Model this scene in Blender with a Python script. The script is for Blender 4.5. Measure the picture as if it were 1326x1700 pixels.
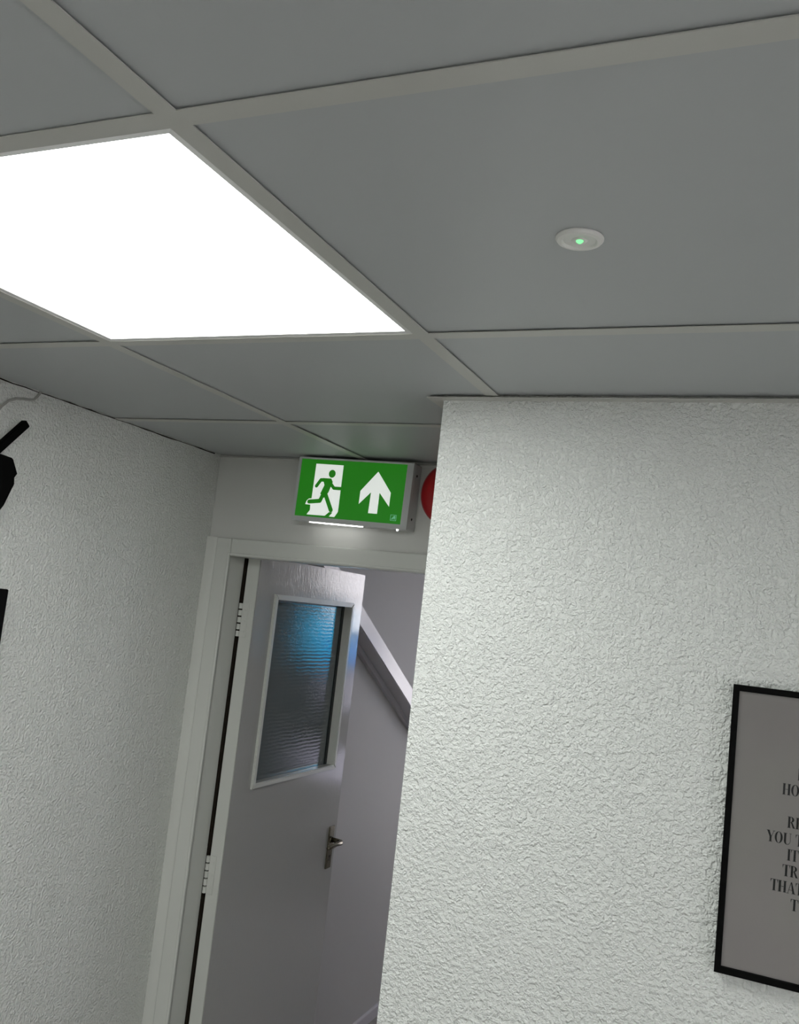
import bpy, bmesh, math, random
from mathutils import Vector, Matrix
for o in list(bpy.data.objects):
    bpy.data.objects.remove(o)
S = bpy.context.scene
COL = S.collection
random.seed(4)
PI = math.pi

# ---------------------------------------------------------------- camera, world, lights, exposure
cam = bpy.data.cameras.new('camera')
co = bpy.data.objects.new('camera', cam)
COL.objects.link(co)
r = (0.91221306, 0.39462209, 0.11018502)
u = (-0.05738345, -0.14322475, 0.98802521)
f = (-0.40567779, 0.9076123, 0.10800671)
M4 = Matrix(((r[0], u[0], -f[0], 0), (r[1], u[1], -f[1], 0), (r[2], u[2], -f[2], 0), (0, 0, 0, 1)))
co.matrix_world = M4
cam.sensor_fit = 'HORIZONTAL'
cam.sensor_width = 36.0
cam.lens = 1489.94 / 1326 * 36.0
cam.clip_start = 0.02
S.camera = co

w = bpy.data.worlds.new('daylight')
S.world = w
w.use_nodes = True
bg = w.node_tree.nodes['Background']
bg.inputs['Color'].default_value = (0.98, 0.985, 1.0, 1)
bg.inputs['Strength'].default_value = 8.0

S.view_settings.view_transform = 'Standard'
S.view_settings.look = 'None'
S.view_settings.gamma = 1
S.view_settings.use_curve_mapping = False
S.view_settings.exposure = 0.0
PANEL = 11.0           # radiance of the ceiling light panels

# ---------------------------------------------------------------- dimensions (metres, camera at origin)
H = 0.408             # suspended ceiling
FLOOR = -1.89
XL = -1.632           # left wall
YF = 2.265            # end wall with the doorway
YR, XR = 1.555, -0.629  # projecting right wall: its face and its corner
XE, YB = 3.0, -2.5    # far right side and the wall behind the camera
OL, OR_, OT = -1.546, -0.79, 0.110   # door opening
YJ = 2.337            # hall side of the end wall
HX = -1.68            # hall side wall
HY = 5.6              # hall far wall
HZ = 0.75             # hall ceiling

# ---------------------------------------------------------------- materials
def mat(name, col, rough=0.5, spec=0.5, metal=0.0, emit=None, estr=0.0, trans=0.0, coat=0.0):
    m = bpy.data.materials.new(name)
    m.use_nodes = True
    p = m.node_tree.nodes['Principled BSDF']
    p.inputs['Base Color'].default_value = (*col, 1)
    p.inputs['Roughness'].default_value = rough
    p.inputs['Specular IOR Level'].default_value = spec
    p.inputs['Metallic'].default_value = metal
    p.inputs['Transmission Weight'].default_value = trans
    p.inputs['Coat Weight'].default_value = coat
    if emit:
        p.inputs['Emission Color'].default_value = (*emit, 1)
        p.inputs['Emission Strength'].default_value = estr
    return m

def add_bump(m, scale, strength, dist, detail=2.0, distort=0.0, stretch=(1, 1, 1), kind='noise', ramp=None):
    nt = m.node_tree
    N = nt.nodes
    tc = N.new('ShaderNodeTexCoord')
    mp = N.new('ShaderNodeMapping')
    mp.inputs['Scale'].default_value = stretch
    nt.links.new(tc.outputs['Object'], mp.inputs['Vector'])
    if kind == 'noise':
        t = N.new('ShaderNodeTexNoise')
        t.inputs['Scale'].default_value = scale
        t.inputs['Detail'].default_value = detail
        t.inputs['Distortion'].default_value = distort
        out = t.outputs['Fac']
    else:
        t = N.new('ShaderNodeTexWave')
        t.bands_direction = 'Z'
        t.inputs['Scale'].default_value = scale
        t.inputs['Distortion'].default_value = distort
        t.inputs['Detail'].default_value = detail
        out = t.outputs['Fac']
    nt.links.new(mp.outputs['Vector'], t.inputs['Vector'])
    if ramp:
        rm = N.new('ShaderNodeValToRGB')
        rm.color_ramp.elements[0].position = ramp[0]
        rm.color_ramp.elements[1].position = ramp[1]
        nt.links.new(out, rm.inputs['Fac'])
        out = rm.outputs['Color']
    b = N.new('ShaderNodeBump')
    b.inputs['Strength'].default_value = strength
    b.inputs['Distance'].default_value = dist
    nt.links.new(out, b.inputs['Height'])
    p = N['Principled BSDF']
    prev = p.inputs['Normal'].links
    if prev:
        nt.links.new(prev[0].from_socket, b.inputs['Normal'])
    nt.links.new(b.outputs['Normal'], p.inputs['Normal'])
    return m

def add_mottle(m, c1, c2, scale, detail=3):
    nt = m.node_tree
    N = nt.nodes
    tc = N.new('ShaderNodeTexCoord')
    t = N.new('ShaderNodeTexNoise')
    t.inputs['Scale'].default_value = scale
    t.inputs['Detail'].default_value = detail
    nt.links.new(tc.outputs['Object'], t.inputs['Vector'])
    rm = N.new('ShaderNodeValToRGB')
    rm.color_ramp.elements[0].position = 0.35
    rm.color_ramp.elements[1].position = 0.65
    rm.color_ramp.elements[0].color = (*c1, 1)
    rm.color_ramp.elements[1].color = (*c2, 1)
    nt.links.new(t.outputs['Fac'], rm.inputs['Fac'])
    nt.links.new(rm.outputs['Color'], N['Principled BSDF'].inputs['Base Color'])
    return m

def wall_mat(name, col, strength, dist=0.0035):
    m = mat(name, col, rough=0.36, spec=0.45)
    add_bump(m, 165, strength, dist, detail=2.0, distort=0.2, ramp=(0.38, 0.66))
    add_bump(m, 55, strength * 0.35, dist * 0.6, detail=1.0, distort=0.3, ramp=(0.4, 0.6))
    add_bump(m, 330, strength * 0.4, dist * 0.35, detail=2)
    return m

M_WALLR = wall_mat('embossed_white_paint', (0.755, 0.78, 0.745), 0.72)
M_WALLL = wall_mat('embossed_white_paint_side', (0.755, 0.77, 0.73), 0.75)
M_SMOOTH = add_bump(mat('smooth_wall_paint', (0.68, 0.68, 0.65), 0.3, 0.5), 30, 0.12, 0.002)
M_TRIM = add_bump(mat('white_gloss_trim', (0.68, 0.69, 0.65), 0.25, 0.5), 60, 0.08, 0.001, stretch=(1, 1, 0.1))
M_DOOR = mat('door_gloss_paint', (0.485, 0.48, 0.46), 0.12, 0.6, coat=0.6)
M_DOOR.node_tree.nodes['Principled BSDF'].inputs['Coat Roughness'].default_value = 0.13
add_bump(M_DOOR, 110, 0.42, 0.0012, detail=4, distort=0.4, stretch=(1, 1.2, 0.4))
add_bump(M_DOOR, 14, 0.15, 0.003, detail=2, stretch=(1, 1, 0.6))
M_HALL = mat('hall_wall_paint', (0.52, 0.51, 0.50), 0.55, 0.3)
M_RAIL = add_bump(mat('string_board_paint', (0.66, 0.64, 0.67), 0.2, 0.5), 40, 0.1, 0.002)
M_TILE = mat('ceiling_tile_vinyl', (0.475, 0.495, 0.495), 0.45, 0.35)
add_bump(M_TILE, 9, 0.10, 0.004, detail=3)
add_bump(M_TILE, 420, 0.10, 0.0006, detail=2)
M_TEE = mat('tee_enamel', (0.54, 0.54, 0.50), 0.38, 0.45)
M_SLAB = mat('dark_void', (0.05, 0.045, 0.04), 0.9, 0.1)
M_FLOOR = add_mottle(mat('carpet', (0.2, 0.2, 0.2), 0.9, 0.1), (0.27, 0.26, 0.255), (0.33, 0.32, 0.31), 60)
M_LAMPFR = mat('lamp_frame_enamel', (0.72, 0.72, 0.70), 0.4, 0.4)
M_BLACK = mat('black_plastic', (0.002, 0.002, 0.002), 0.7, 0.06)
M_SCREEN = mat('black_screen', (0.002, 0.002, 0.002), 0.6, 0.08)
M_FRAME = mat('black_picture_frame', (0.002, 0.002, 0.002), 0.65, 0.08)
M_PRINT = add_mottle(mat('grey_print', (0.53, 0.50, 0.49), 0.6, 0.2), (0.52, 0.48, 0.48), (0.55, 0.525, 0.50), 7)  # slight mottle puts the glazing's tinted reflections into the print colour
M_INK = mat('black_ink', (0.006, 0.005, 0.007), 0.7, 0.08)
M_RED = mat('red_enamel', (0.42, 0.008, 0.012), 0.3, 0.5)
M_CASE = mat('sign_casing', (0.62, 0.63, 0.63), 0.35, 0.5)
M_GREEN = mat('sign_green', (0.004, 0.09, 0.006), 0.35, 0.4, emit=(0.012, 0.13, 0.006), estr=1.0)
M_WHITE = mat('sign_white', (0.6, 0.6, 0.6), 0.4, 0.4, emit=(0.80, 0.85, 0.80), estr=0.72)
M_LOGO = mat('sign_small_mark', (0.1, 0.3, 0.2), 0.4, 0.4, emit=(0.12, 0.36, 0.2), estr=0.8)
M_SLOT = mat('sign_light_slot', (0.8, 0.8, 0.8), 0.4, 0.4, emit=(1, 1, 0.98), estr=5.0)
M_STEEL = mat('bright_screw', (0.6, 0.6, 0.58), 0.25, 0.5, metal=0.9)
M_BRASS = mat('aged_brass', (0.19, 0.17, 0.125), 0.25, 0.5, metal=0.95)
M_DARK = mat('dark_strip', (0.012, 0.017, 0.018), 0.4, 0.3)
M_CABLE = mat('grey_cable', (0.36, 0.36, 0.33), 0.5, 0.3)
M_DET = mat('white_detector_plastic', (0.80, 0.80, 0.76), 0.45, 0.4)
M_LED = mat('green_led', (0.1, 0.8, 0.2), 0.2, 0.5, emit=(0.25, 1.0, 0.36), estr=1.2)
M_GAPSHADE = mat('painted_gap_shade', (0.03, 0.024, 0.018), 0.8, 0.1)  # shade of the hinge gap and ceiling gap, put into the colour
M_SKIRT = mat('skirting_paint', (0.60, 0.58, 0.62), 0.3, 0.4)

# reeded obscure glass of the door: thin patterned pane, part transmission
M_GLASS = mat('patterned_glass', (0.17, 0.20, 0.205), 0.05, 0.9, trans=0.2)
M_GLASS.node_tree.nodes['Principled BSDF'].inputs['IOR'].default_value = 1.6
add_bump(M_GLASS, 26, 0.05, 0.003, detail=1.0, distort=2.2, stretch=(1, 1, 1), kind='wave')
add_bump(M_GLASS, 230, 0.12, 0.0018, detail=2, stretch=(1, 1.0, 0.8))

# lamp diffuser: emissive opal plastic, faintly yellowed where it has aged
M_DIFF = mat('opal_diffuser', (0.9, 0.9, 0.9), 0.5, 0.3, emit=(1, 1, 1), estr=PANEL)
def _diff():
    nt = M_DIFF.node_tree; N = nt.nodes
    tc = N.new('ShaderNodeTexCoord'); t = N.new('ShaderNodeTexNoise')
    t.inputs['Scale'].default_value = 4; nt.links.new(tc.outputs['Object'], t.inputs['Vector'])
    rm = N.new('ShaderNodeValToRGB')
    rm.color_ramp.elements[0].position = 0.45; rm.color_ramp.elements[1].position = 0.7
    rm.color_ramp.elements[0].color = (0.97, 1.0, 0.99, 1); rm.color_ramp.elements[1].color = (1.0, 0.99, 0.93, 1)
    nt.links.new(t.outputs['Fac'], rm.inputs['Fac'])
    nt.links.new(rm.outputs['Color'], N['Principled BSDF'].inputs['Emission Color'])
_diff()

def pane_mat(name, tint):
    m = bpy.data.materials.new(name); m.use_nodes = True
    nt = m.node_tree; N = nt.nodes
    N.remove(N['Principled BSDF'])
    tr = N.new('ShaderNodeBsdfTransparent'); tr.inputs['Color'].default_value = (*tint, 1)
    gl = N.new('ShaderNodeBsdfGlossy'); gl.inputs['Roughness'].default_value = 0.05
    mx = N.new('ShaderNodeMixShader'); mx.inputs['Fac'].default_value = 0.06
    nt.links.new(tr.outputs[0], mx.inputs[1]); nt.links.new(gl.outputs[0], mx.inputs[2])
    nt.links.new(mx.outputs[0], N['Material Output'].inputs['Surface'])
    return m
M_PCLEAR = pane_mat('clear_pane', (0.92, 0.90, 0.92))
M_PBLUE = pane_mat('blue_tinted_pane', (0.12, 0.68, 0.90))
M_PBLUE2 = pane_mat('pale_blue_tinted_pane', (0.10, 0.26, 0.55))
M_PDIM = pane_mat('smoke_tinted_pane', (0.10, 0.12, 0.14))
M_PLILAC = pane_mat('lilac_tinted_pane', (0.42, 0.41, 0.46))

# ---------------------------------------------------------------- helpers
def origin_of(o):
    v = Vector((0, 0, 0))
    while o:
        v += o.location
        o = o.parent
    return v

def obj(name, bm, m, parent=None, loc=None, smooth=False):
    """bm is in world axes; loc is the object's own base point in the world"""
    base = Vector(loc) if loc is not None else (origin_of(parent) if parent else Vector((0, 0, 0)))
    bmesh.ops.translate(bm, verts=bm.verts, vec=-base)
    bmesh.ops.recalc_face_normals(bm, faces=bm.faces)
    me = bpy.data.meshes.new(name)
    bm.to_mesh(me); bm.free()
    me.materials.append(m)
    if smooth:
        for p in me.polygons: p.use_smooth = True
    o = bpy.data.objects.new(name, me)
    COL.objects.link(o)
    if parent:
        o.parent = parent
        o.location = base - origin_of(parent)
    else:
        o.location = base
    return o

def empty(name, loc, parent=None):
    o = bpy.data.objects.new(name, None)
    o.empty_display_size = 0.05
    COL.objects.link(o)
    if parent:
        o.parent = parent
        o.location = Vector(loc) - origin_of(parent)
    else:
        o.location = loc
    return o

def tag(o, label, cat, group=None):
    o['label'] = label; o['category'] = cat
    if group: o['group'] = group
    return o

def struct(o):
    o['kind'] = 'structure'
    return o

def add_box(bm, x0, x1, y0, y1, z0, z1, bev=0.0, seg=2):
    vs = [bm.verts.new((x, y, z)) for x in (x0, x1) for y in (y0, y1) for z in (z0, z1)]
    fs = []
    for q in ((0, 1, 3, 2), (4, 6, 7, 5), (0, 4, 5, 1), (2, 3, 7, 6), (0, 2, 6, 4), (1, 5, 7, 3)):
        fs.append(bm.faces.new([vs[i] for i in q]))
    if bev:
        es = list({e for f_ in fs for e in f_.edges})
        bmesh.ops.bevel(bm, geom=es, offset=bev, segments=seg, affect='EDGES', profile=0.5)
    return bm

def box(name, x0, x1, y0, y1, z0, z1, m, parent=None, bev=0.0, **k):
    return obj(name, add_box(bmesh.new(), x0, x1, y0, y1, z0, z1, bev), m, parent, **k)

def add_prism(bm, pts, to3, d0, d1):
    """pts 2D outline, to3(u,v,d) -> world"""
    a = [bm.verts.new(to3(p[0], p[1], d0)) for p in pts]
    b = [bm.verts.new(to3(p[0], p[1], d1)) for p in pts]
    bm.faces.new(a); bm.faces.new(list(reversed(b)))
    n = len(pts)
    for i in range(n):
        j = (i + 1) % n
        bm.faces.new((a[i], b[i], b[j], a[j]))
    return bm

def add_ring(bm, o4, i4, to3, d0, d1, inner_d1=None):
    """rectangular ring (outer/inner = u0,u1,v0,v1) extruded; inner_d1 gives the inner edge a different depth (splay)"""
    def rc(r): return [(r[0], r[2]), (r[1], r[2]), (r[1], r[3]), (r[0], r[3])]
    idp = d1 if inner_d1 is None else inner_d1
    A = [bm.verts.new(to3(p[0], p[1], d0)) for p in rc(o4)]
    B = [bm.verts.new(to3(p[0], p[1], d1)) for p in rc(o4)]
    C = [bm.verts.new(to3(p[0], p[1], d0)) for p in rc(i4)]
    D = [bm.verts.new(to3(p[0], p[1], idp)) for p in rc(i4)]
    for k in range(4):
        j = (k + 1) % 4
        bm.faces.new((A[k], A[j], B[j], B[k]))
        bm.faces.new((C[k], D[k], D[j], C[j]))
        bm.faces.new((A[k], C[k], C[j], A[j]))
        bm.faces.new((B[k], B[j], D[j], D[k]))
    return bm

def add_cyl(bm, c, axis, r0, r1, h, n=24):
    """frustum from c along axis"""
    ax = Vector(axis).normalized()
    q = ax.to_track_quat('Z', 'Y').to_matrix()
    a = [bm.verts.new(Vector(c) + q @ Vector((r0 * math.cos(t), r0 * math.sin(t), 0))) for t in [2 * PI * i / n for i in range(n)]]
    b = [bm.verts.new(Vector(c) + q @ Vector((r1 * math.cos(t), r1 * math.sin(t), h))) for t in [2 * PI * i / n for i in range(n)]]
    bm.faces.new(a); bm.faces.new(list(reversed(b)))
    for i in range(n):
        j = (i + 1) % n
        bm.faces.new((a[i], b[i], b[j], a[j]))
    return bm

def add_lathe(bm, prof, c, axis, n=40):
    """prof list of (radius, height along axis)"""
    ax = Vector(axis).normalized()
    q = ax.to_track_quat('Z', 'Y').to_matrix()
    rings = []
    for (rr, hh) in prof:
        if rr < 1e-6:
            rings.append([bm.verts.new(Vector(c) + q @ Vector((0, 0, hh)))])
        else:
            rings.append([bm.verts.new(Vector(c) + q @ Vector((rr * math.cos(2 * PI * i / n), rr * math.sin(2 * PI * i / n), hh))) for i in range(n)])
    for A, B in zip(rings, rings[1:]):
        for i in range(n):
            j = (i + 1) % n
            if len(A) == 1: bm.faces.new((A[0], B[i], B[j]))
            elif len(B) == 1: bm.faces.new((A[i], B[0], A[j]))
            else: bm.faces.new((A[i], B[i], B[j], A[j]))
    return bm

def add_tube(bm, pts, rad, n=10):
    P = [Vector(p) for p in pts]
    rings = []
    for i, p in enumerate(P):
        d = (P[min(i + 1, len(P) - 1)] - P[max(i - 1, 0)]).normalized()
        q = d.to_track_quat('Z', 'Y').to_matrix()
        rr = rad[i] if isinstance(rad, (list, tuple)) else rad
        rings.append([bm.verts.new(p + q @ Vector((rr * math.cos(2 * PI * k / n), rr * math.sin(2 * PI * k / n), 0))) for k in range(n)])
    for A, B in zip(rings, rings[1:]):
        for k in range(n):
            bm.faces.new((A[k], B[k], B[(k + 1) % n], A[(k + 1) % n]))
    bm.faces.new(rings[0]); bm.faces.new(list(reversed(rings[-1])))
    return bm

XZ = lambda y0: (lambda a, b, d: (a, y0 - d, b))     # plane facing the camera (-Y); d comes forward
YZ = lambda x0: (lambda a, b, d: (x0 + d, a, b))     # plane facing +X; d comes forward

# ---------------------------------------------------------------- the room shell
WT = 0.12
CZ = H + 0.30
struct(box('floor', XL - WT, XE + WT, YB - WT, HY + WT, FLOOR - 0.1, FLOOR, M_FLOOR))
# left wall stops at the hall side of the end wall; the hall's own side wall sits a little further out
struct(box('wall_left', XL - WT, XL, YB, YJ - 0.002, FLOOR, CZ, M_WALLL))
struct(box('wall_right', XR, XE, YR, YJ, FLOOR, CZ, M_WALLR))
# side wall with an unseen window added to brighten the left wall
bm = bmesh.new(); B0, B1, C0, C1 = -1.50, 0.30, -1.30, -0.20
XP = lambda a, b, d: (XE - d, a, b)
add_ring(bm, (YB, HY, FLOOR, HZ + 0.1), (B0, B1, C0, C1), XP, -WT, 0)
struct(obj('wall_far_right', bm, M_WALLL))
w2 = struct(empty('added_window_2', (XE, (B0 + B1) / 2, C0)))
for k_ in range(3):
    a_, c_ = B0 + 0.002 + k_ * 0.5987, B0 - 0.002 + (k_ + 1) * 0.5987
    bm = bmesh.new(); add_ring(bm, (a_, c_, C0 + 0.002, C1 - 0.002), (a_ + 0.04, c_ - 0.04, C0 + 0.042, C1 - 0.042), XP, -0.08, -0.03)
    obj('window_frame', bm, M_TRIM, w2)
    obj('glass_pane', add_box(bmesh.new(), XE + 0.054, XE + 0.058, a_ + 0.039, c_ - 0.039, C0 + 0.041, C1 - 0.041), M_PCLEAR, w2)
struct(box('wall_behind', XL - WT, XE + WT, YB - WT, YB, FLOOR, CZ, M_WALLL))
# end wall: lintel, strip on the left, pier on the right in one shell with the doorway left open
bm = bmesh.new()
pts = [(XL, FLOOR), (OL - 0.0, FLOOR), (OL - 0.0, OT), (OR_, OT), (OR_, FLOOR), (XR, FLOOR), (XR, CZ), (XL, CZ)]
add_prism(bm, pts, XZ(YF), 0, -(YJ - YF))
struct(obj('wall_back', bm, M_SMOOTH))

# ---------------------------------------------------------------- suspended ceiling: slab, tees, tiles
ceiling = struct(box('ceiling', XL - WT, XE, YB, YF, CZ, CZ + 0.1, M_SLAB))
GX = [-0.5265 + 0.6 * k for k in range(-2, 7)]
GY = [0.594 + 0.6 * k for k in range(-6, 4)]
TW = 0.012
TZ0, TZ1 = H, H + 0.0012     # tee flange
TILE = H + 0.0029            # face of the tiles

def tee(name, x0, x1, y0, y1, along):
    b_ = bmesh.new()
    add_box(b_, x0, x1, y0, y1, TZ0, TZ1)
    xc, yc = (x0 + x1) / 2, (y0 + y1) / 2
    if along == 'x': add_box(b_, x0, x1, yc - 0.001, yc + 0.001, TZ1, TZ1 + 0.035)
    else: add_box(b_, xc - 0.001, xc + 0.001, y0, y1, TZ1, TZ1 + 0.035)
    return obj(name, b_, M_TEE, ceiling, loc=(xc, yc, TZ0))

EPS = 0.006
for y in GY:
    x1 = XE - 0.001
    if y > YR: x1 = XR - 0.003
    if y > YF: continue
    tee('main_tee', XL + EPS, x1, y - TW, y + TW, 'x')
for x in GX:
    if x < XL: continue
    for j in range(len(GY) - 1):
        y0, y1 = GY[j] + TW, GY[j + 1] - TW
        if x > XR:
            if y0 > YR: continue
            y1 = min(y1, YR - 0.02)
        y0 = max(y0, YB); y1 = min(y1, YF - 0.003)
        if y1 - y0 > 0.02: tee('cross_tee', x - TW, x + TW, y0, y1, 'y')
    if x < XR:
        pass
for x in (-1.1265,):
    tee('cross_tee', x - TW, x + TW, GY[-1] + TW, YF - 0.003, 'y')

LIGHTS = [(-0.8265, 0.894), (-0.8265, -0.906), (0.3735, -0.906), (1.5735, -1.506)]
tile_cache = {}
xs = [XL - 0.05] + GX[1:] + [XE + 0.05]
cellsx = [(-1.7265, -1.1265)] + [(GX[i], GX[i + 1]) for i in range(1, len(GX) - 1)]
cellsy = [(GY[i], GY[i + 1]) for i in range(len(GY) - 1)] + [(GY[-1], GY[-1] + 0.6)]
for (cx0, cx1) in cellsx:
    for (cy0, cy1) in cellsy:
        mx, my = (cx0 + cx1) / 2, (cy0 + cy1) / 2
        if any(abs(mx - lx) < 0.1 and abs(my - ly) < 0.1 for lx, ly in LIGHTS): continue
        g = 0.004
        x0, x1 = max(cx0 + g, XL + EPS), min(cx1 - g, XE - 0.002)
        y0, y1 = max(cy0 + g, YB + 0.003), min(cy1 - g, YF - 0.004)
        if x1 - x0 < 0.03 or y1 - y0 < 0.03: continue
        dz = random.uniform(-0.0006, 0.0008)
        z0, z1 = TILE + dz, TILE + dz + 0.014
        if cx0 > XR:
            if cy0 > YR: continue
            y1 = min(y1, YR - 0.012)
            pts = [(x0, y0), (x1, y0), (x1, y1), (x0, y1)]
        elif cx1 > XR and cy1 > YR:
            if cy0 < YR: pts = [(x0, y0), (x1, y0), (x1, YR - 0.012), (XR - 0.012, YR - 0.012), (XR - 0.012, y1), (x0, y1)]
            else: pts = [(x0, y0), (XR - 0.012, y0), (XR - 0.012, y1), (x0, y1)]
        else:
            pts = [(x0, y0), (x1, y0), (x1, y1), (x0, y1)]
        key = tuple((round(a - mx, 3), round(b - my, 3)) for a, b in pts)
        if key in tile_cache:
            o = tile_cache[key].copy(); COL.objects.link(o)
            o.location = Vector((mx, my, z0)) - origin_of(ceiling)
        else:
            o = obj('ceiling_tile', add_prism(bmesh.new(), pts, lambda a, b, d: (a, b, d), z0, z1), M_TILE, ceiling, loc=(mx, my, z0))
            tile_cache[key] = o

# wall angle round the projecting wall's head
bm = bmesh.new()
AZ = H - 0.004
add_box(bm, XR - 0.027, XE - 0.001, YR - 0.022, YR, AZ, AZ + 0.0016)
add_box(bm, XR - 0.027, XR, YR, YF - 0.001, AZ, AZ + 0.0016)
struct(obj('trim_1', bm, M_TEE))
# slim angle along the end wall
bm = bmesh.new()
add_box(bm, XL + 0.004, XR - 0.003, YF - 0.010, YF, H - 0.0035, H - 0.002)
struct(obj('trim_2', bm, M_TEE))

# uneven dark line: gap shade painted in where tiles meet the left wall
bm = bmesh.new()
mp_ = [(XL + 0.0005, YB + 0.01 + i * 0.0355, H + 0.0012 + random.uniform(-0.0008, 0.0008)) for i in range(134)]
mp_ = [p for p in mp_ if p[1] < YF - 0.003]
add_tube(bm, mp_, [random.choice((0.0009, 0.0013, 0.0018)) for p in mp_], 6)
struct(obj('ceiling_gap_shade', bm, M_GAPSHADE))

# ---------------------------------------------------------------- ceiling light panels
def light_panel(lx, ly, label):
    t = empty('ceiling_light', (lx, ly, H)); tag(t, label, 'ceiling light', 'square panels in the ceiling grid')
    flat = lambda a, b, d: (lx + a, ly + b, H + d)
    a, b_ = 0.2875, 0.2785
    bm = bmesh.new(); add_ring(bm, (-a, a, -a, a), (-b_, b_, -b_, b_), flat, 0.012, 0.0004, inner_d1=0.0016)
    obj('frame', bm, M_LAMPFR, t)
    bm = bmesh.new(); add_box(bm, lx - 0.283, lx + 0.283, ly - 0.283, ly + 0.283, H + 0.0030, H + 0.0055)
    obj('diffuser', bm, M_DIFF, t)
    return t
light_panel(*LIGHTS[0], 'glowing white square ceiling panel at upper left, the only one in view')
for i, l_ in enumerate(LIGHTS[1:]):  # unseen panels, added to light the walls
    light_panel(*l_, ['added glowing light panel behind the camera on the left side', 'added glowing light panel in the middle of the room behind the camera',
                      'added glowing light panel in the rear right of the room'][i])

# ---------------------------------------------------------------- emergency downlight with green lamp
dx, dy = -0.2285, 0.898
t = empty('emergency_light', (dx, dy, H + 0.003)); tag(t, 'small round white disc with glowing green dot in the ceiling tile', 'emergency light')
prof = [(0.0, 0.0), (0.0255, 0.0), (0.0255, 0.0015), (0.0235, 0.0040), (0.0195, 0.0050), (0.0180, 0.0042), (0.0170, 0.0026), (0.0, 0.0026)]
obj('bezel', add_lathe(bmesh.new(), prof, (dx, dy, TILE), (0, 0, -1)), M_DET, t, smooth=False)
obj('lens', add_lathe(bmesh.new(), [(0.0, 0.0026), (0.0085, 0.0026), (0.0070, 0.0042), (0.003, 0.0050), (0, 0.0052)], (dx, dy, TILE), (0, 0, -1)), M_DET, t, smooth=True)
obj('green_lamp', add_lathe(bmesh.new(), [(0.0, 0.004), (0.0040, 0.0046), (0.0032, 0.0060), (0.0016, 0.0072), (0, 0.0076)], (dx + 0.001, dy - 0.003, TILE), (0, 0, -1), n=16), M_LED, t, smooth=True)

# ---------------------------------------------------------------- door surround
t = struct(empty('trim_3', (OL, YF, FLOOR)))
AT = 0.012
to = XZ(YF)
def chamfer_board(name, x0, x1, z0, z1, d, bev=0.004):
    bm = bmesh.new(); add_box(bm, x0, x1, YF - d, YF, z0, z1, bev, 3)
    return obj(name, bm, M_TRIM, t)
chamfer_board('architrave', -1.597, OL + 0.001, FLOOR, 0.1575, AT)
chamfer_board('architrave', OL + 0.002, XR - 0.002, OT - 0.001, 0.1575, AT)
chamfer_board('architrave', OR_, OR_ + 0.05, FLOOR, OT - 0.002, AT)
# thin rounded bead at the opening's edge
bm = bmesh.new(); add_box(bm, OL - 0.004, OL + 0.004, YF - AT - 0.006, YF - AT + 0.004, FLOOR, OT + 0.004, 0.0028, 3); obj('edge_bead', bm, M_TRIM, t)
bm = bmesh.new(); add_box(bm, OL + 0.005, OR_, YF - AT - 0.006, YF - AT + 0.004, OT - 0.004, OT + 0.004, 0.0028, 3); obj('edge_bead', bm, M_TRIM, t)
# scribing strip between the architrave and the left wall
bm = bmesh.new()
prof_ = [(XL, YF)] + [(XL + 0.034 * math.sin(a_), YF - 0.0125 * math.cos(a_)) for a_ in [PI / 2 * i / 10 for i in range(11)]]
add_prism(bm, prof_, lambda a, b, d: (a, b, d), FLOOR, 0.1575); obj('quarter_round', bm, M_TRIM, t)
# jamb lining
bm = bmesh.new(); add_box(bm, -1.60, -1.5435, YJ + 0.012, YJ + 0.10, FLOOR, OT); obj('hinge_gap_shade', bm, M_GAPSHADE, t)  # near-black strip painting in the shade of the hinge gap
bm = bmesh.new(); add_box(bm, OL - 0.004, OL + 0.001, YF - AT, YJ, FLOOR, OT); obj('jamb', bm, M_TRIM, t)
bm = bmesh.new(); add_box(bm, OR_ - 0.012, OR_, YF - AT, YJ, FLOOR, OT); obj('jamb', bm, M_TRIM, t)
bm = bmesh.new(); add_box(bm, OL + 0.001, OR_ - 0.012, YF - AT, YJ, OT - 0.005, OT); obj('head_lining', bm, M_TRIM, t)

# ---------------------------------------------------------------- the open door, lying back at right angles into the hall
DX, DB = -1.490, -1.533          # face seen from the room, back face
DY0, DY1, DZ1 = 2.343, 3.086, 0.117
wy0, wy1, wz0, wz1 = 2.462, 2.990, -0.582, -0.008
to = YZ(DX)
bm = bmesh.new(); add_ring(bm, (DY0, DY1, FLOOR + 0.008, DZ1), (wy0, wy1, wz0, wz1), to, -(DX - DB), 0.0)
bmesh.ops.bevel(bm, geom=[e for e in bm.edges if all(abs(v.co.x - DX) < 1e-5 and (abs(v.co.y - DY0) < 1e-5 or abs(v.co.y - DY1) < 1e-5 or abs(v.co.z - DZ1) < 1e-5) for v in e.verts)], offset=0.0025, segments=2, affect='EDGES')
door = obj('door_1', bm, M_DOOR, loc=(DX, DY0, FLOOR + 0.008)); struct(door)
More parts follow.
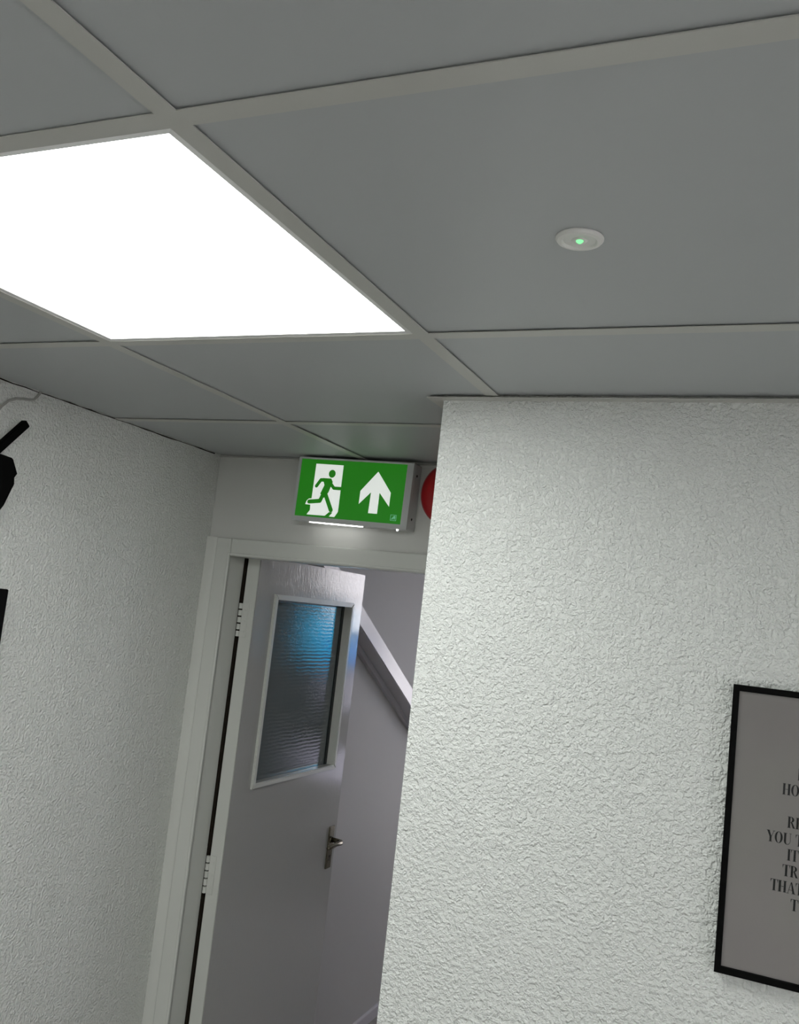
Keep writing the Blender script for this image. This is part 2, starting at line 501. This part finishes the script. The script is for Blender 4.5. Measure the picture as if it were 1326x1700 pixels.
# glazing moulding, four mitred lengths
def mitre(name, side):
    o0, o1, p0, p1 = wy0 - 0.016, wy1 + 0.016, wz0 - 0.013, wz1 + 0.015
    i0, i1, q0, q1 = wy0 + 0.002, wy1 - 0.002, wz0 + 0.002, wz1 - 0.002
    quad = {'l': [(o0, p0), (i0, q0), (i0, q1), (o0, p1)], 'r': [(o1, p0), (o1, p1), (i1, q1), (i1, q0)],
            't': [(o0, p1), (i0, q1), (i1, q1), (o1, p1)], 'b': [(o0, p0), (o1, p0), (i1, q0), (i0, q0)]}[side]
    bm = bmesh.new(); add_prism(bm, quad, to, 0.0002, 0.008)
    bmesh.ops.bevel(bm, geom=[e for e in bm.edges if all(abs(v.co.x - DX - 0.008) < 1e-5 for v in e.verts)], offset=0.0025, segments=2, affect='EDGES')
    return obj(name, bm, M_TRIM, door)
for s_ in 'lrtb': mitre('glazing_moulding', s_)
GXD = DX - 0.026
box('glass_pane', GXD - 0.005, GXD, wy0 + 0.0005, wy1 - 0.0005, wz0 + 0.0005, wz1 - 0.0005, M_GLASS, door)['label'] = 'dark patterned obscure glass'
box('dark_edge_strip', GXD, GXD + 0.003, wy1 - 0.020, wy1 - 0.0005, wz0 + 0.001, wz1 - 0.001, M_DARK, door)  # dark strips along the far side and top of the glass
box('dark_edge_strip', GXD, GXD + 0.003, wy0 + 0.001, wy1 - 0.021, wz1 - 0.008, wz1 - 0.001, M_DARK, door)
# brush-thick pale lining of the glazing rebate
box('rebate_lining', GXD + 0.003, DX, wy1 - 0.0025, wy1 - 0.0005, wz0 + 0.001, wz1 - 0.001, M_TRIM, door)
# hinge edge of the door; room light put in as a paler colour
box('hinge_edge', DB, DX - 0.001, DY0 - 0.0015, DY0, FLOOR + 0.01, DZ1 - 0.002, M_TRIM, door)
# hinges
for zt, zb in ((-0.030, -0.135), (-0.780, -0.890)):
    hg = obj('hinge', add_box(bmesh.new(), DB + 0.001, DX - 0.020, DY0 - 0.0035, DY0 - 0.0014, zb, zt, 0.0006, 1), M_TRIM, door)
    n = 5
    L = (zt - zb) / n
    for k in range(n):
        obj('knuckle', add_cyl(bmesh.new(), (DB - 0.004, YJ + 0.001, zb + k * L + 0.0022), (0, 0, 1), 0.0058, 0.0058, L - 0.0044, 14), M_TRIM, hg)
    for zz in (zb + 0.02, (zb + zt) / 2, zt - 0.02):
        obj('screw', add_cyl(bmesh.new(), (DB + 0.014, DY0 - 0.0036, zz), (0, -1, 0), 0.0035, 0.003, 0.0008, 12), M_TRIM, hg)
# lever handle on a long back plate
hy, hz0, hz1 = 3.040, -0.955, -0.805
hd = empty('door_handle', (DX, hy, (hz0 + hz1) / 2), door)
bm = bmesh.new(); add_box(bm, DX, DX + 0.006, hy - 0.019, hy + 0.019, hz0, hz1, 0.0025, 3); obj('back_plate', bm, M_BRASS, hd)
lz = -0.853
bm = bmesh.new(); add_tube(bm, [(DX + 0.005, hy, lz), (DX + 0.030, hy, lz), (DX + 0.046, hy - 0.004, lz), (DX + 0.052, hy - 0.016, lz), (DX + 0.052, hy - 0.05, lz + 0.001), (DX + 0.050, hy - 0.095, lz - 0.002), (DX + 0.049, hy - 0.108, lz - 0.004)],
                           [0.009, 0.0085, 0.0088, 0.009, 0.0075, 0.0082, 0.006], 14); obj('lever', bm, M_BRASS, hd, smooth=True)
obj('rose', add_cyl(bmesh.new(), (DX + 0.005, hy, lz), (1, 0, 0), 0.013, 0.011, 0.004, 20), M_BRASS, hd)
bm = bmesh.new(); add_cyl(bm, (DX + 0.0058, hy, -0.912), (1, 0, 0), 0.0045, 0.0045, 0.0006, 14); add_box(bm, DX + 0.0058, DX + 0.0064, hy - 0.002, hy + 0.002, -0.928, -0.912); obj('keyhole', bm, M_BLACK, hd)
# old lock's holes in the stile
obj('screw_hole', add_cyl(bmesh.new(), (DX + 0.0001, 3.034, -0.390), (1, 0, 0), 0.006, 0.006, 0.0005, 12), M_BLACK, door)
bm = bmesh.new(); add_cyl(bm, (DX + 0.0001, 3.036, -0.505), (1, 0, 0), 0.009, 0.008, 0.0006, 12); add_box(bm, DX + 0.0001, DX + 0.0006, 3.032, 3.041, -0.527, -0.505); obj('keyhole', bm, M_BLACK, door)
bm = bmesh.new(); add_box(bm, DX, DX + 0.0012, 3.018, 3.056, -0.545, -0.375, 0.0005, 1); obj('filler_plate', bm, M_DOOR, door)

# ---------------------------------------------------------------- the stair hall beyond
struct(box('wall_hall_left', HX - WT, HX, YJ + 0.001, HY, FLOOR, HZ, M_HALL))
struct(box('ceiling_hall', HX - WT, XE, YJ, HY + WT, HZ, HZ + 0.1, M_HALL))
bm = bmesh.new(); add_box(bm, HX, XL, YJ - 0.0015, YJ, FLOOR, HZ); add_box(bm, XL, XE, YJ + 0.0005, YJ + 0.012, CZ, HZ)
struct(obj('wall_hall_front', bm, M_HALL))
# hall end wall; unseen glazed door added, tints feed the open door's reflections
px0, px1 = -0.46, 0.10
cols = [(-0.46, -0.17, [(-0.18, 0.36, M_PCLEAR), (-0.42, -0.21, M_PBLUE2), (-0.72, -0.45, M_PLILAC), (-1.20, -0.98, M_PLILAC)]),
        (-0.13, 0.02, [(0.06, 0.36, M_PCLEAR), (-0.41, -0.02, M_PBLUE), (-0.72, -0.49, M_PDIM), (-1.20, -0.98, M_PLILAC)])]
bm = bmesh.new()
to = XZ(HY)
dl, dr, dt = px0 - 0.12, px1 + 0.12, 0.46
add_prism(bm, [(dl, dt), (dr, dt), (dr, FLOOR), (XE, FLOOR), (XE, HZ), (dl, HZ)], to, 0, -WT)
W0, W1, V0, V1 = -1.06, -0.64, -1.55, 0.20
add_ring(bm, (HX, dl, FLOOR, HZ), (W0, W1, V0, V1), to, -WT, 0)
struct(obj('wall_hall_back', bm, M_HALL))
w1 = struct(empty('added_window_1', ((W0 + W1) / 2, HY, V0)))  # unseen window, added to brighten the sloping board and the low hall
bm = bmesh.new(); add_ring(bm, (W0 + 0.001, W1 - 0.001, V0 + 0.001, V1 - 0.001), (W0 + 0.025, W1 - 0.025, V0 + 0.025, V1 - 0.025), to, -0.07, -0.02); obj('window_frame', bm, M_TRIM, w1)
obj('glass_pane', add_box(bmesh.new(), W0 + 0.024, W1 - 0.024, HY + 0.040, HY + 0.044, V0 + 0.024, V1 - 0.024), M_PCLEAR, w1)
d2 = struct(empty('added_door_2', (dl, HY, FLOOR)))
add = lambda n, a, b, c, d: obj(n, add_box(bmesh.new(), a, b, HY + 0.02, HY + 0.065, c, d), M_DOOR, d2)
add('stile', dl + 0.002, px0, FLOOR + 0.01, dt - 0.002); add('stile', px1, dr - 0.002, FLOOR + 0.01, dt - 0.002)
add('added_stile_filler', cols[1][1], px1, FLOOR + 0.01, dt - 0.002)  # added filler, keeps bright sky out of the reflection
add('muntin', cols[0][1], cols[1][0], FLOOR + 0.01, dt - 0.002)
for c0, c1, rows in cols:
    zz = dt - 0.002
    for z0, z1, m_ in rows:
        add('rail', c0, c1, z1, zz); zz = z0
        obj('glass_pane', add_box(bmesh.new(), c0, c1, HY + 0.040, HY + 0.044, z0, z1), m_, d2)
    add('rail', c0, c1, FLOOR + 0.01, zz)

# sloping string board of the stairs on the hall's side wall (falls away from the doorway)
bx0, bx1 = HX, -1.600
sl = math.tan(math.radians(29.3))
bm = bmesh.new()
ya, yb = 2.70, 4.90
zt_ = lambda y: 0.0 - (y - 3.32) * sl
pts = [(ya, zt_(ya) - 0.082), (yb, zt_(yb) - 0.082), (yb, zt_(yb)), (ya, zt_(ya))]
add_prism(bm, pts, YZ(bx0), 0.0, bx1 - bx0)
bmesh.ops.bevel(bm, geom=list(bm.edges), offset=0.003, segments=2, affect='EDGES')
o = obj('stair_rail', bm, M_RAIL, loc=(bx0, ya, zt_(ya))); tag(o, 'pale painted sloping board running down the hall wall behind the open door', 'stair rail')
bm = bmesh.new()
pts = [(ya, zt_(ya) - 0.112), (yb, zt_(yb) - 0.112), (yb, zt_(yb) - 0.083), (ya, zt_(ya) - 0.083)]
add_prism(bm, pts, YZ(bx0), 0.0, 0.018)
obj('cover_strip', bm, M_RAIL, o)
# skirting board in the hall
struct(box('baseboard_hall', HX, HX + 0.016, YJ + 0.02, HY, FLOOR, FLOOR + 0.05, M_SKIRT, bev=0.003))

hl = empty('added_hall_light', (0.3, 3.9, HZ)); tag(hl, 'added unseen square lamp on the ceiling of the stair hall beyond the doorway', 'ceiling light')  # unseen lamp, added to lift the hall with neutral light
obj('lamp_base', add_box(bmesh.new(), 0.02, 0.58, 3.62, 4.18, HZ - 0.03, HZ - 0.0005), M_LAMPFR, hl)
M_HLD = mat('added_hall_lamp_diffuser', (0.9, 0.9, 0.9), 0.5, 0.3, emit=(1.0, 0.97, 0.98), estr=4.5)
obj('diffuser', add_box(bmesh.new(), 0.03, 0.57, 3.63, 4.17, HZ - 0.05, HZ - 0.0305, 0.006), M_HLD, hl)

# ---------------------------------------------------------------- exit sign
sw, sh, sd = 0.359, 0.183, 0.060
scx, scz = -1.1385, 0.310
sy = YF - sd
root = empty('exit_sign', (scx, YF, scz)); tag(root, 'green and white illuminated exit sign with running figure and up arrow above the doorway', 'exit sign')
XS = lambda y0: (lambda a, b, d: (scx + a, y0 - d, scz + b))
bm = bmesh.new(); add_box(bm, scx - sw / 2, scx + sw / 2, sy + 0.006, YF - 0.0015, scz - sh / 2, scz + sh / 2, 0.004, 3)
obj('casing', bm, M_CASE, root)
gw0, gw1, gh0, gh1 = -sw / 2 + 0.008, sw / 2 - 0.020, -sh / 2 + 0.013, sh / 2 - 0.005
bm = bmesh.new(); add_ring(bm, (-sw / 2, sw / 2, -sh / 2, sh / 2), (gw0, gw1, gh0, gh1), XS(sy), -0.0055, 0.0, inner_d1=-0.0015)
obj('front_bezel', bm, M_CASE, root)
bm = bmesh.new(); add_prism(bm, [(gw0, gh0), (gw1, gh0), (gw1, gh1), (gw0, gh1)], XS(sy), -0.0053, -0.0025)
face = obj('sign_face', bm, M_GREEN, root); face['label'] = 'lit green sign face'
def uvp(p): return (gw0 + (gw1 - gw0) * p[0], gh1 - (gh1 - gh0) * p[1])
def sign_poly(bm, pts, d):
    add_prism(bm, [uvp(p) for p in pts], XS(sy), -0.0025 + d, -0.0025 + d + 0.0003)
def sign_stroke(bm, pts, wid, d):
    # rounded-end stroke in sign metres
    P = [Vector(uvp(p)) for p in pts]
    for a, b in zip(P, P[1:]):
        dr = (b - a).normalized(); nn = Vector((-dr.y, dr.x)) * wid / 2
        q = [a + nn, a - nn, b - nn, b + nn]
        add_prism(bm, [(v.x, v.y) for v in q], XS(sy), -0.0025 + d, -0.0025 + d + 0.0003)
    for a in P:
        q = [(a.x + wid / 2 * math.cos(t), a.y + wid / 2 * math.sin(t)) for t in [2 * PI * i / 14 for i in range(14)]]
        add_prism(bm, q, XS(sy), -0.0025 + d, -0.0025 + d + 0.0003)
bm = bmesh.new()
sign_poly(bm, [(0.145, 0.075), (0.410, 0.078), (0.414, 0.879), (0.386, 0.972), (0.334, 0.970), (0.363, 0.898), (0.329, 0.896), (0.292, 0.964), (0.116, 0.966), (0.143, 0.886), (0.140, 0.795), (0.089, 0.792), (0.100, 0.725), (0.118, 0.690), (0.144, 0.682)], 0)
obj('doorway_symbol', bm, M_WHITE, face)
bm = bmesh.new()
hc = uvp((0.312, 0.235)); R = 0.0108
add_prism(bm, [(hc[0] + R * math.cos(2 * PI * i / 24), hc[1] + R * 1.05 * math.sin(2 * PI * i / 24)) for i in range(24)], XS(sy), -0.0019, -0.0016)
sign_stroke(bm, [(0.285, 0.355), (0.212, 0.352), (0.176, 0.462)], 0.0100, 0.0006)
sign_stroke(bm, [(0.300, 0.385), (0.346, 0.480), (0.412, 0.480)], 0.0095, 0.0006)
sign_poly(bm, [(0.226, 0.318), (0.310, 0.318), (0.328, 0.375), (0.300, 0.560), (0.262, 0.660), (0.222, 0.590), (0.252, 0.440)], 0.0006)
sign_stroke(bm, [(0.258, 0.560), (0.228, 0.716), (0.125, 0.742)], 0.0118, 0.0006)
sign_stroke(bm, [(0.270, 0.582), (0.345, 0.860)], 0.0125, 0.0006)
obj('running_figure', bm, M_GREEN, face)
bm = bmesh.new()
sign_poly(bm, [(0.742, 0.148), (0.879, 0.489), (0.879, 0.723), (0.777, 0.499), (0.779, 0.857), (0.696, 0.857), (0.699, 0.502), (0.599, 0.716), (0.599, 0.493)], 0)
obj('arrow', bm, M_WHITE, face)
bm = bmesh.new()
a0, a1 = uvp((0.903, 0.948)), uvp((0.957, 0.850))
add_ring(bm, (a0[0], a1[0], a0[1], a1[1]), (a0[0] + 0.0012, a1[0] - 0.0012, a0[1] + 0.0012, a1[1] - 0.0012), XS(sy), -0.0025, -0.0021)
sign_poly(bm, [(0.912, 0.925), (0.930, 0.875), (0.946, 0.862), (0.949, 0.900), (0.940, 0.935), (0.935, 0.905), (0.922, 0.930)], 0)
obj('small_emblem', bm, M_LOGO, face)
# bright downlight slot under the box: two tapering halves, plus test lamp and side screws
for s_ in (-1, 1):
    bm = bmesh.new()
    x_a, x_b = -0.045 + s_ * 0.003, -0.045 + s_ * 0.085
    z_ = scz - sh / 2
    pts = [(scx + x_a, sy + 0.012), (scx + x_b, sy + 0.018), (scx + x_b, sy + 0.021), (scx + x_a, sy + 0.028)]
    a = [bm.verts.new((p[0], p[1], z_ + 0.0005)) for p in pts]; b = [bm.verts.new((p[0], p[1], z_ - 0.0022)) for p in pts]
    bm.faces.new(a); bm.faces.new(b[::-1])
    for i in range(4): bm.faces.new((a[i], b[i], b[(i + 1) % 4], a[(i + 1) % 4]))
    obj('light_slot', bm, M_SLOT, root)['label'] = 'bright light slot under the sign'
obj('test_lamp', add_lathe(bmesh.new(), [(0.0028, 0), (0.0028, 0.003), (0.002, 0.0045), (0, 0.005)], (scx + sw / 2 - 0.030, sy + 0.010, scz - sh / 2), (0, 0, -1), 16), M_SLOT, root, smooth=True)
for zz in (0.06, -0.06):
    obj('screw', add_cyl(bmesh.new(), (scx + sw / 2 - 0.0005, sy + 0.028, scz + zz), (1, 0, 0), 0.0038, 0.0034, 0.0012, 14), M_INK, root)
root.rotation_euler = (0, math.radians(1.0), 0)

# ---------------------------------------------------------------- red alarm bell, mostly hidden by the projecting wall
bcx, bcz = -0.852, 0.322
t = empty('alarm_bell', (bcx, YF, bcz)); tag(t, 'round red alarm bell beside the exit sign, half hidden by the wall corner', 'alarm bell')
obj('mounting_base', add_cyl(bmesh.new(), (bcx, YF - 0.0005, bcz), (0, -1, 0), 0.045, 0.045, 0.022, 32), M_RED, t)
obj('gong', add_lathe(bmesh.new(), [(0.0, 0.020), (0.084, 0.020), (0.090, 0.024), (0.089, 0.032), (0.080, 0.044), (0.060, 0.053), (0.030, 0.057), (0.0, 0.058)], (bcx, YF, bcz), (0, -1, 0), 56), M_RED, t, smooth=True)
obj('centre_bolt', add_cyl(bmesh.new(), (bcx, YF - 0.0575, bcz), (0, -1, 0), 0.008, 0.006, 0.005, 6), M_STEEL, t)

# ---------------------------------------------------------------- framed print on the projecting wall
fx0, fz0, fz1 = -0.0785, -0.494, -0.0575
fx1 = fx0 + 0.311
t = empty('framed_print', ((fx0 + fx1) / 2, YR, fz0)); tag(t, 'black framed grey typographic print hanging on the embossed white wall', 'framed print')
to = XZ(YR)
FW = 0.0095
bm = bmesh.new()
q = {'l': [(fx0, fz0), (fx0 + FW, fz0 + FW), (fx0 + FW, fz1 - FW), (fx0, fz1)], 'r': [(fx1, fz0), (fx1, fz1), (fx1 - FW, fz1 - FW), (fx1 - FW, fz0 + FW)],
     't': [(fx0, fz1), (fx0 + FW, fz1 - FW), (fx1 - FW, fz1 - FW), (fx1, fz1)], 'b': [(fx0, fz0), (fx1, fz0), (fx1 - FW, fz0 + FW), (fx0 + FW, fz0 + FW)]}
bm.free()
for k in 'lrtb':
    bm = bmesh.new(); add_prism(bm, q[k], to, 0.0022, 0.0165)
    obj('frame_rail', bm, M_FRAME, t)
bm = bmesh.new(); add_prism(bm, [(fx0 + FW - 0.002, fz0 + FW - 0.002), (fx1 - FW + 0.002, fz0 + FW - 0.002), (fx1 - FW + 0.002, fz1 - FW + 0.002), (fx0 + FW - 0.002, fz1 - FW + 0.002)], to, 0.004, 0.0102)
pr = obj('print_sheet', bm, M_PRINT, t)
M_GLZ = bpy.data.materials.new('acrylic_glazing'); M_GLZ.use_nodes = True
def _glz():
    nt = M_GLZ.node_tree; N = nt.nodes; N.remove(N['Principled BSDF'])
    tr = N.new('ShaderNodeBsdfTransparent'); gl = N.new('ShaderNodeBsdfGlossy'); gl.inputs['Roughness'].default_value = 0.06
    fr = N.new('ShaderNodeFresnel'); fr.inputs['IOR'].default_value = 1.45
    tc = N.new('ShaderNodeTexCoord'); no = N.new('ShaderNodeTexNoise'); no.inputs['Scale'].default_value = 7
    bp = N.new('ShaderNodeBump'); bp.inputs['Strength'].default_value = 0.25; bp.inputs['Distance'].default_value = 0.01
    nt.links.new(tc.outputs['Object'], no.inputs['Vector']); nt.links.new(no.outputs['Fac'], bp.inputs['Height']); nt.links.new(bp.outputs['Normal'], gl.inputs['Normal'])
    mx = N.new('ShaderNodeMixShader'); nt.links.new(fr.outputs[0], mx.inputs['Fac']); nt.links.new(tr.outputs[0], mx.inputs[1]); nt.links.new(gl.outputs[0], mx.inputs[2])
    nt.links.new(mx.outputs[0], N['Material Output'].inputs['Surface'])
_glz()
bm = bmesh.new(); add_prism(bm, [(fx0 + FW, fz0 + FW), (fx1 - FW, fz0 + FW), (fx1 - FW, fz1 - FW), (fx0 + FW, fz1 - FW)], to, 0.0118, 0.0130)
obj('glazing', bm, M_GLZ, t)

# high-contrast serif capitals, cap height 1
TH, HL, SF = 0.20, 0.035, 0.035
def rect(a, b, c, d): return [(a, c), (b, c), (b, d), (a, d)]
def arc(cx, cy, rx, ry, ix, iy, t0, t1, n=20):
    out = []
    A = [t0 + (t1 - t0) * i / n for i in range(n + 1)]
    for a, b in zip(A, A[1:]):
        out.append([(cx + rx * math.cos(a), cy + ry * math.sin(a)), (cx + rx * math.cos(b), cy + ry * math.sin(b)), (cx + ix * math.cos(b), cy + iy * math.sin(b)), (cx + ix * math.cos(a), cy + iy * math.sin(a))])
    return out
def stem(x, thick=TH, s=0.06): return [rect(x, x + thick, 0, 1), rect(x - s, x + thick + s, 0, SF), rect(x - s, x + thick + s, 1 - SF, 1)]
G = {
 'H': (0.80, stem(0.06) + stem(0.52) + [rect(0.26, 0.52, 0.48, 0.48 + HL)]),
 'O': (0.80, arc(0.39, 0.5, 0.37, 0.51, 0.175, 0.475, 0, 2 * PI, 32)),
 'R': (0.76, stem(0.06) + arc(0.28, 0.745, 0.33, 0.255, 0.13, 0.22, -PI / 2, PI / 2) + [rect(0.2, 0.29, 0.49, 0.525), rect(0.2, 0.29, 0.965, 1.0), [(0.30, 0.51), (0.46, 0.49), (0.70, 0.035), (0.76, 0), (0.52, 0)]]),
 'E': (0.68, stem(0.06) + [rect(0.2, 0.60, 0, HL), rect(0.2, 0.58, 1 - HL, 1), rect(0.2, 0.45, 0.49, 0.49 + HL), [(0.60, 0), (0.62, 0.28), (0.60, 0.28), (0.52, 0.03)], [(0.58, 1), (0.52, 0.97), (0.58, 0.74), (0.60, 0.74)], rect(0.43, 0.46, 0.38, 0.63)]),
 'Y': (0.74, [[(0.02, 1), (0.24, 1), (0.47, 0.45), (0.29, 0.42)], [(0.66, 1), (0.70, 1), (0.46, 0.44), (0.42, 0.46)], rect(0.28, 0.47, 0, 0.46), rect(0.20, 0.55, 0, SF), rect(-0.02, 0.30, 1 - SF, 1), rect(0.56, 0.78, 1 - SF, 1)]),
 'U': (0.80, [rect(0.08, 0.28, 0.3, 1), rect(0.0, 0.36, 1 - SF, 1), rect(0.64, 0.68, 0.3, 1), rect(0.56, 0.76, 1 - SF, 1)] + arc(0.38, 0.30, 0.30, 0.315, 0.10, 0.27, PI, 1.5 * PI) + arc(0.38, 0.30, 0.30, 0.315, 0.26, 0.27, 1.5 * PI, 2 * PI)),
 'T': (0.72, [rect(0.25, 0.45, 0, 1), rect(0.18, 0.52, 0, SF), rect(0.0, 0.70, 1 - HL, 1), [(0.0, 1), (0.0, 0.70), (0.02, 0.70), (0.09, 0.97)], [(0.70, 1), (0.61, 0.97), (0.68, 0.70), (0.70, 0.70)]]),
 'I': (0.36, stem(0.08)),
 'A': (0.80, [[(0.36, 1), (0.42, 1), (0.13, 0), (0.09, 0)], [(0.36, 1), (0.46, 1), (0.76, 0), (0.54, 0)], rect(0.18, 0.60, 0.29, 0.29 + HL), rect(0.0, 0.22, 0, SF), rect(0.46, 0.84, 0, SF)]),
 ' ': (0.34, []), }
CAP = 0.0168
to_t = XZ(YR)
def line(text, x, zb):
    bm = bmesh.new()
    cx = x
    for ch in text:
        wd, polys = G[ch]
        for p in polys:
            # ensure non-degenerate
            add_prism(bm, [(cx + a * CAP * 0.90, zb + b * CAP) for a, b in p], to_t, 0.0102, 0.0106)
        cx += wd * CAP * 0.90
    obj('lettering', bm, M_INK, pr)
for text, x, zb in (('I', 0.0215, -0.190), ('HO', 0.0015, -0.2145), ('RE', 0.0115, -0.2625), ('YOU T', -0.0165, -0.2875), ('IT', 0.0135, -0.3105), ('TR', 0.0085, -0.3340), ('THAT', -0.0070, -0.3580), ('T', 0.0225, -0.3820)):
    line(text, x, zb)

# ---------------------------------------------------------------- black equipment at the left edge
t = empty('wall_bracket', (XL, 1.33, 0.20)); tag(t, 'black angular wall bracket with a slanting bar high on the left wall', 'bracket')
bm = bmesh.new()
d = Vector((0.0, 0.0665, 0.0735)).normalized(); nrm = Vector((0, -d.z, d.y))
tip = Vector((-1.600, 1.4755, 0.3235))
bm2 = bmesh.new()
A = tip; B = tip - d * 0.20
pr4 = [A + nrm * 0.009, A - nrm * 0.009, B - nrm * 0.009, B + nrm * 0.009]
add_prism(bm2, [(v.y, v.z) for v in pr4], YZ(-1.608), 0.0, 0.016)
bmesh.ops.bevel(bm2, geom=list(bm2.edges), offset=0.002, segments=2, affect='EDGES')
obj('bar', bm2, M_BLACK, t); bm.free()
bm = bmesh.new()
pts = [(1.300, 0.245), (1.430, 0.235), (1.449, 0.203), (1.438, 0.194), (1.445, 0.180), (1.424, 0.130), (1.40, 0.09), (1.28, 0.08)]
add_prism(bm, pts, YZ(-1.616), 0.0, 0.045)
bmesh.ops.bevel(bm, geom=list(bm.edges), offset=0.002, segments=2, affect='EDGES')
obj('knuckle_housing', bm, M_BLACK, t)
box('wall_plate', XL + 0.0005, XL + 0.016, 1.25, 1.37, 0.06, 0.26, M_BLACK, t, bev=0.002)
t = empty('television', (-1.60, 1.20, -0.40)); tag(t, 'black flat screen with only its top corner showing at the left edge', 'screen')
box('screen_panel', -1.606, -1.586, 0.86, 1.489, -0.42, -0.050, M_SCREEN, t, bev=0.003)
box('wall_mount', XL + 0.0005, -1.606, 1.05, 1.30, -0.32, -0.15, M_BLACK, t)

cp = [(XL + 0.006, 1.529, H + 0.012), (XL + 0.004, 1.5285, 0.4075), (XL + 0.004, 1.521, 0.396), (XL + 0.004, 1.513, 0.3875), (XL + 0.004, 1.500, 0.384), (XL + 0.005, 1.480, 0.381), (XL + 0.006, 1.460, 0.376), (XL + 0.007, 1.440, 0.366), (XL + 0.008, 1.424, 0.350), (XL + 0.01, 1.405, 0.322), (XL + 0.014, 1.39, 0.285), (XL + 0.016, 1.37, 0.25)]
o = obj('cable', add_tube(bmesh.new(), cp, 0.0030, 10), M_CABLE, loc=cp[0], smooth=True)
tag(o, 'thin grey cable dropping from the ceiling edge and curving along the left wall', 'cable')
